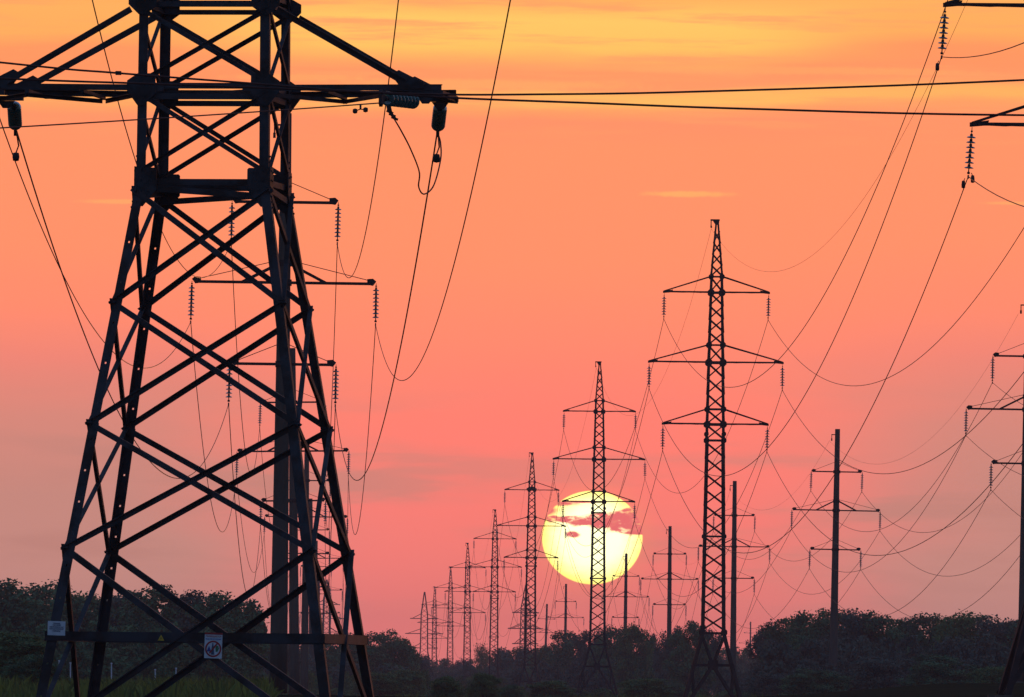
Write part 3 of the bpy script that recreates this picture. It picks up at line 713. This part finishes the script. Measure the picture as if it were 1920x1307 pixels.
flat(s2, [(.04, -.09), (.065, -.085), (.088, -.04), (.075, .0), (.05, .005), (.035, -.02)], M_GREEN, 'tree_picture', -.0082)
s3 = sign_at(302, 1196, DN, 'warning_triangle', 'small yellow warning triangle on the horizontal girder of the near tower')
flat(s3, [(-.05, -.042), (.05, -.042), (0, .045)], M_YEL, 'plate', -.003)
flat(s3, [(.004, .02), (-.012, -.006), (0, -.006), (-.005, -.03), (.012, .0), (.001, .0)], M_BLACK, 'bolt_symbol', -.006)

# ------------------------------------------------------------------ trees
def crown_mesh(seed, w_=1.0, low=.12, leaves=12000, clumps=110, size=.33, ragged=.22, airy=0.0):
    """crown 10 m high x ~7 m wide, leaf-sized quads gathered in clumps"""
    rnd = random.Random(seed); mb = MB(); cs = []
    for _ in range(clumps):
        th = rnd.uniform(0, 2 * math.pi); u_ = rnd.uniform(-.75, 1); d = Vector((math.cos(th) * math.sqrt(1 - u_ * u_), math.sin(th) * math.sqrt(1 - u_ * u_), u_))
        bump = 1 + .34 * noise.noise(d * 1.7 + Vector((seed, 0, 0))); k_ = rnd.uniform(.62, 1.0) * bump if rnd.random() < .8 else rnd.uniform(.1, .6)
        cs.append((d.x * 3.0 * w_ * k_, d.y * 3.0 * k_, max(.7 + 10 * low, 4.9 + d.z * 4.3 * k_), rnd.uniform(.6, 1.15)))
    per = leaves // len(cs)
    for cx_, cy_, cz_, cr in cs:
        for _ in range(int(per * cr)):
            d = Vector((rnd.gauss(0, 1), rnd.gauss(0, 1), rnd.gauss(0, 1))).normalized(); r_ = cr * (rnd.random() ** .45) * (1 + ragged * rnd.gauss(0, 1) * .45)
            c = Vector((cx_, cy_, cz_)) + Vector((d.x * r_, d.y * r_, d.z * r_ * .8))
            if c.z < .2: c.z = .2 + rnd.random()
            n = (d * .7 + Vector((rnd.gauss(0, .6), rnd.gauss(0, .6), rnd.gauss(.35, .6)))).normalized()
            A = n.orthogonal().normalized(); A = Matrix.Rotation(rnd.uniform(0, 6.28), 3, n) @ A; B = n.cross(A); s_ = size * rnd.uniform(.5, 1.15)
            b_ = len(mb.v); mb.v += [tuple(c + A * s_ * .5), tuple(c + B * s_ * .33), tuple(c - A * s_ * .5), tuple(c - B * s_ * .33)]; mb.f.append((b_, b_ + 1, b_ + 2, b_ + 3)); mb.mi.append(0)
    zs = sorted(v[2] for v in mb.v); top = zs[int(len(zs) * .997)]
    mb.v = [(x_, y_, z_ * 9.8 / top) for x_, y_, z_ in mb.v]
    return mb
def trunk_mesh(seed, h=7.0):
    rnd = random.Random(seed); mb = MB(); pts = [Vector((0, 0, -.5))]
    for k in range(1, 6): pts.append(Vector((rnd.uniform(-.15, .15) * k, rnd.uniform(-.15, .15) * k, h * k / 5)))
    mb.tube(pts, .26, 7, .06)
    for _ in range(9):
        k = rnd.randint(1, 4); p = pts[k].lerp(pts[k + 1], rnd.random()) if k < 5 else pts[k]; a_ = rnd.uniform(0, 6.28); l_ = rnd.uniform(1.4, 2.8)
        q_ = p + Vector((math.cos(a_) * l_, math.sin(a_) * l_, l_ * rnd.uniform(.5, 1))); mb.tube([p, p.lerp(q_, .5) + Vector((0, 0, -.1)), q_], .09, 5, .025)
    return mb
PROTO = []
for k, (w_, low, mi, rag, lv) in enumerate(((1.15, .0, 0, .22, 18000), (.95, .0, 1, .28, 16000), (1.3, .0, 0, .2, 19000), (.85, .02, 2, .3, 15000), (1.1, .0, 2, .25, 17000), (.7, .12, 1, .45, 5000))):
    cm = crown_mesh(100 + k, w_, low, lv, ragged=rag); tm = trunk_mesh(200 + k)
    PROTO.append((cm, tm, mi))
PM = {}
def tree(name, label, cat, px, topy, D, width=None, proto=0, rot=0, group='trees of the woodland edge', base_z=None, parts=True):
    t = un(px, topy, D); g = gz(t.x, D) if base_z is None else base_z; h = max(.6, t.z - g)
    r = empty(name, label, cat, group); r.location = (t.x, D, g); r.rotation_euler.z = rot
    sx = (width / 7.0) if width else h / 10 * 1.0
    r.scale = (sx, sx, h / 9.9)
    if proto not in PM:
        cm, tm, mi = PROTO[proto]; co_ = cm.build('crown', M_LEAF[mi], r); to_ = tm.build('trunk', M_TRUNK, r); PM[proto] = (co_, to_)
    else:
        for s in PM[proto]: o = s.copy(); C.objects.link(o); o.parent = r
    return r
TR = [ # px, top y, distance, width m, proto, label
 (15, 1088, 800, 9, 0, 'tall dark tree at the left picture edge above the near tower foot'),
 (95, 1094, 820, 8, 2, 'rounded dark tree just left of the top of the left front tower leg foot'),
 (168, 1114, 850, 7.5, 1, 'tree crown between the two left legs of the near tower'),
 (235, 1112, 850, 7, 4, 'dark tree crown just right of the left rear leg of the near tower'),
 (300, 1100, 800, 8.5, 0, 'spiky topped tree above the small yellow warning triangle'),
 (368, 1110, 800, 7, 3, 'dark tree crown directly above the prohibition sign'),
 (425, 1114, 780, 7, 2, 'broad tree at the right end of the left-hand wood'),
 (520, 1196, 1100, 8, 4, 'low hazy tree behind the thickest concrete pole'),
 (590, 1200, 1200, 8, 2, 'low hazy tree between the right legs of the near tower'),
 (655, 1188, 1250, 7, 0, 'hazy tree just behind the right rear leg of the near tower'),
 (715, 1184, 1250, 7.5, 2, 'rounded tree standing right of the near tower, left of the far pylons'),
 (752, 1196, 1300, 5.5, 1, 'smaller tree sloping down towards the far pylons'),
 (782, 1226, 1700, 7, 4, 'low hazy tree in front of the last small pylon'),
 (835, 1236, 2300, 11, 0, 'hazy distant tree between the small far pylons'),
 (868, 1236, 2300, 9, 3, 'hazy distant tree beside the third pylon left of the sun'),
 (903, 1206, 1900, 5, 5, 'thin airy birch left of the second pylon left of the sun'),
 (920, 1216, 1900, 4, 5, 'thin airy birch hidden by the second pylon left of the sun'),
 (946, 1216, 1800, 5, 3, 'small tree between the first and second pylons left of the sun'),
 (985, 1214, 1700, 7, 0, 'hazy tree behind the first pylon left of the sun'),
 (1024, 1208, 1600, 6, 2, 'hazy tree at the foot of the leaning far pole'),
 (1066, 1184, 1500, 7, 0, 'rounded hazy tree behind the short concrete pole below the sun'),
 (1110, 1180, 1450, 6, 4, 'hazy tree behind the pylon over the sun'),
 (1150, 1176, 1400, 6.5, 2, 'hazy tree right of the pylon over the sun'),
 (1190, 1172, 1350, 6, 1, 'tall hazy tree just right of the pole at the sun edge'),
 (1219, 1190, 1400, 4, 3, 'narrow tree ending the wood right of the sun pole'),
 (1262, 1176, 1200, 4.5, 3, 'tree behind the slim pole left of the tallest pylon'),
 (1294, 1166, 1180, 5.5, 0, 'dark rounded tree just left of the tallest whole pylon'),
 (1325, 1178, 1200, 4.5, 4, 'dark tree seen through the body of the tallest whole pylon'),
 (1362, 1212, 1900, 7, 2, 'pale hazy tree right behind the tallest whole pylon'),
 (1400, 1216, 1950, 8, 0, 'pale hazy tree in the gap left of the right-hand wood'),
 (1446, 1170, 1000, 5.5, 3, 'first dark tree at the left end of the right-hand wood'),
 (1490, 1150, 980, 6.5, 2, 'dark tree left of the tall lone concrete pole'),
 (1545, 1143, 960, 7, 0, 'dark tree directly behind the tall lone concrete pole'),
 (1600, 1146, 950, 6.5, 4, 'dark tree right of the tall lone concrete pole'),
 (1655, 1150, 950, 6.5, 2, 'dark tree in the middle of the right-hand wood'),
 (1700, 1160, 970, 5, 3, 'lower dark tree at the dip in the right-hand wood'),
 (1752, 1152, 950, 6.5, 0, 'dark tree right of the dip in the right-hand wood'),
 (1808, 1150, 940, 7, 1, 'dark tree second from the pole at the right edge'),
 (1868, 1158, 930, 7, 4, 'dark tree beside the concrete pole at the right edge'),
 (1930, 1158, 930, 7, 2, 'dark tree behind the concrete pole at the right edge')]
for i, (px, ty, D, wd, pr_, lb) in enumerate(TR):
    tree('tree' if pr_ != 5 else 'birch_tree', lb, 'tree', px, ty, D, wd, pr_, random.uniform(0, 6.28))
BU = [ # bushes nearer than the wood
 (20, 1186, 420, 4.2, 1, 'yellow-green bush at the bottom left corner'), (62, 1228, 400, 2.6, 0, 'dark bush at the foot of the left front tower leg'),
 (712, 1262, 900, 5.5, 1, 'low green bush right of the near tower foot'), (760, 1256, 950, 4.5, 1, 'low green bush below the smallest far pylon'),
 (836, 1268, 600, 2.0, 1, 'bright green bush between the small far pylons at the bottom'), (906, 1262, 620, 2.2, 1, 'green bush at the foot of the second pylon left of the sun'),
 (955, 1284, 700, 2.0, 0, 'low bush at the foot of the first pylon left of the sun'), (1035, 1276, 800, 4, 1, 'low bush between the pylon over the sun and the one left of it'),
 (1210, 1272, 800, 5, 1, 'low bush between the sun pylon and the tallest pylon'), (1255, 1284, 1000, 4, 0, 'low bush beside the left foot of the tallest pylon'),
 (1446, 1262, 860, 4.5, 4, 'dark bush right of the foot of the tallest pylon'), (1640, 1235, 780, 6, 4, 'dark bush in front of the right-hand wood'),
 (1760, 1228, 760, 6, 0, 'dark green bush left of the right-edge pylon leg'), (1530, 1255, 760, 5, 2, 'dark bush at the foot of the tall lone pole'), (1860, 1250, 700, 4, 1, 'green bush beside the right-edge pylon leg')]
for px, ty, D, wd, pr_, lb in BU: tree('bush', lb, 'bush', px, ty, D, wd, pr_, random.uniform(0, 6.28), 'bushes before the woods')

# woodland mass: further crowns between and behind the single trees, one object per wood
def wood(name, rows, seed, mi, label):
    rnd = random.Random(seed); mb = MB()
    for px0, px1, y0, y1, D, n in rows:
        for k in range(n):
            f_ = (k + .5) / n; px = px0 + (px1 - px0) * f_ + rnd.uniform(-1, 1) * (px1 - px0) / n * .4; ty = y0 + (y1 - y0) * f_ + rnd.uniform(-7, 7); DD = D + rnd.uniform(-30, 30)
            t = un(px, ty, DD); g = gz(t.x, DD); h = max(1.0, t.z - g); wd = (px1 - px0) / n * DD / F * 1.5
            cm = PROTO[rnd.randint(0, 4)][0]; a_ = rnd.uniform(0, 6.28); ca, sa = math.cos(a_), math.sin(a_); off = len(mb.v); sx = wd / 7; sz = h / 9.9
            stp = 4 if len(cm.f) > 3 else 1
            for fi in range(0, len(cm.f), stp):
                b_ = len(mb.v)
                vs = [Vector(cm.v[i]) for i in cm.f[fi]]; c = sum(vs, Vector()) / 4
                for v_ in vs:
                    v_ = c + (v_ - c) * 2.1; mb.v.append((t.x + (v_.x * ca - v_.y * sa) * sx, DD + (v_.x * sa + v_.y * ca) * sx, g + v_.z * sz))
                mb.f.append((b_, b_ + 1, b_ + 2, b_ + 3)); mb.mi.append(0)
    tag(mb.build(name, M_LEAF[mi]), label, 'wood', kind='stuff')
wood('woodland', [(-30, 470, 1120, 1130, 900, 8), (-30, 460, 1165, 1180, 740, 8), (-30, 450, 1215, 1225, 700, 8)], 5, 0, 'dense dark green wood behind the legs of the near tower')
wood('woodland', [(480, 780, 1212, 1225, 1350, 7), (480, 780, 1240, 1248, 1150, 7), (780, 1060, 1242, 1235, 2500, 9), (780, 960, 1255, 1250, 1700, 6), (930, 1240, 1225, 1215, 1700, 8), (950, 1240, 1250, 1240, 1350, 8), (1230, 1430, 1236, 1234, 2100, 6), (1230, 1440, 1255, 1252, 1300, 6)], 6, 2, 'hazy purple-grey wood across the middle below the sun')
wood('woodland', [(1440, 1940, 1172, 1172, 1050, 10), (1430, 1940, 1200, 1195, 900, 10), (1420, 1940, 1240, 1235, 860, 10)], 8, 2, 'dark wood filling the lower right of the picture')

wood('shrub_belt', [(500, 800, 1258, 1262, 1080, 14), (690, 1000, 1264, 1262, 2050, 22), (860, 1430, 1270, 1270, 1400, 30), (500, 1940, 1292, 1292, 1020, 50), (-30, 130, 1240, 1275, 520, 4)], 12, 1, 'belt of low hazy green shrubs along the bottom of the picture')
for px, y0_, y1_, lb in ((84, 1240, 1268, 'thin pale post at the foot of the left front tower leg'), (111, 1240, 1264, 'thin pale post just right of the notice plate, below it'), (132, 1244, 1266, 'thin pale post between the feet of the two left tower legs'),
                     (209, 1245, 1268, 'thin pale post right of the left rear tower leg'), (291, 1257, 1270, 'thin pale post below the yellow warning triangle'), (330, 1254, 1270, 'thin pale post between the warning triangle and the prohibition sign')):
    p = un(px, y0_, 620); q_ = un(px, y1_ + 30, 620); mb = MB(); mb.tube([q_, p], .05, 6, .035); mb.lathe([(.06, 0), (.06, .05), (0, .07)], 6, p)
    tag(mb.build('fence_post', M_WHITE), lb, 'post', 'pale posts before the left-hand wood')

# tall meadow growth
def meadow():
    rnd = random.Random(3); mb = MB()
    for _ in range(26000):
        D = rnd.uniform(300, 760); px = rnd.uniform(-120, 2040); x_ = (px - 960) / F * D; g = gz(x_, D)
        if px < 520: tp = 1272 + 14 * noise.noise(Vector((px * .02, D * .01, 3))) + rnd.uniform(-4, 30)
        else: tp = 1306 + 8 * noise.noise(Vector((px * .02, D * .01, 3))) + rnd.uniform(-6, 12)
        if px > 520 and D < 705: continue
        h = un(px, tp, D).z - g
        if h < .25: continue
        w_ = rnd.uniform(.02, .06); lean = rnd.gauss(0, .22); a_ = rnd.uniform(0, 3.14); dx, dy = math.cos(a_) * w_, math.sin(a_) * w_
        p = Vector((x_, D, g)); q_ = p + Vector((lean, rnd.gauss(0, .2), h)); m_ = p.lerp(q_, .6) + Vector((-lean * .15, 0, .05))
        b_ = len(mb.v); mb.v += [tuple(p - Vector((dx, dy, 0))), tuple(p + Vector((dx, dy, 0))), tuple(m_ + Vector((dx, dy, 0)) * 1.2), tuple(q_), tuple(m_ - Vector((dx, dy, 0)) * 1.2)]
        mb.f.append((b_, b_ + 1, b_ + 2, b_ + 3, b_ + 4)); mb.mi.append(0)
    tag(mb.build('tall_grass', M_GRASS), 'tall yellow-green meadow grass along the bottom of the picture', 'grass', kind='stuff')
meadow()

# ------------------------------------------------------------------ haze
hz_ = MB(); x0, x1, y0, y1, z0, z1 = -2600, 2600, -320, 6300, -9, 46
hz_.box8([Vector((x_, y_, z_)) for z_ in (z0, z1) for x_, y_ in ((x0, y0), (x1, y0), (x1, y1), (x0, y1))])
hm = bpy.data.materials.new('haze_air'); hm.use_nodes = True; t = NT(hm.node_tree)
pv = t.n('ShaderNodeVolumePrincipled'); o_ = t.n('ShaderNodeOutputMaterial'); t.lk(pv.outputs[0], o_.inputs['Volume'])
pv.inputs['Color'].default_value = (.85, .82, .90, 1); pv.inputs['Density'].default_value = .0001; pv.inputs['Anisotropy'].default_value = .1
ho = hz_.build('haze', hm); tag(ho, 'thin evening haze over the meadow and woods', 'haze', kind='stuff')
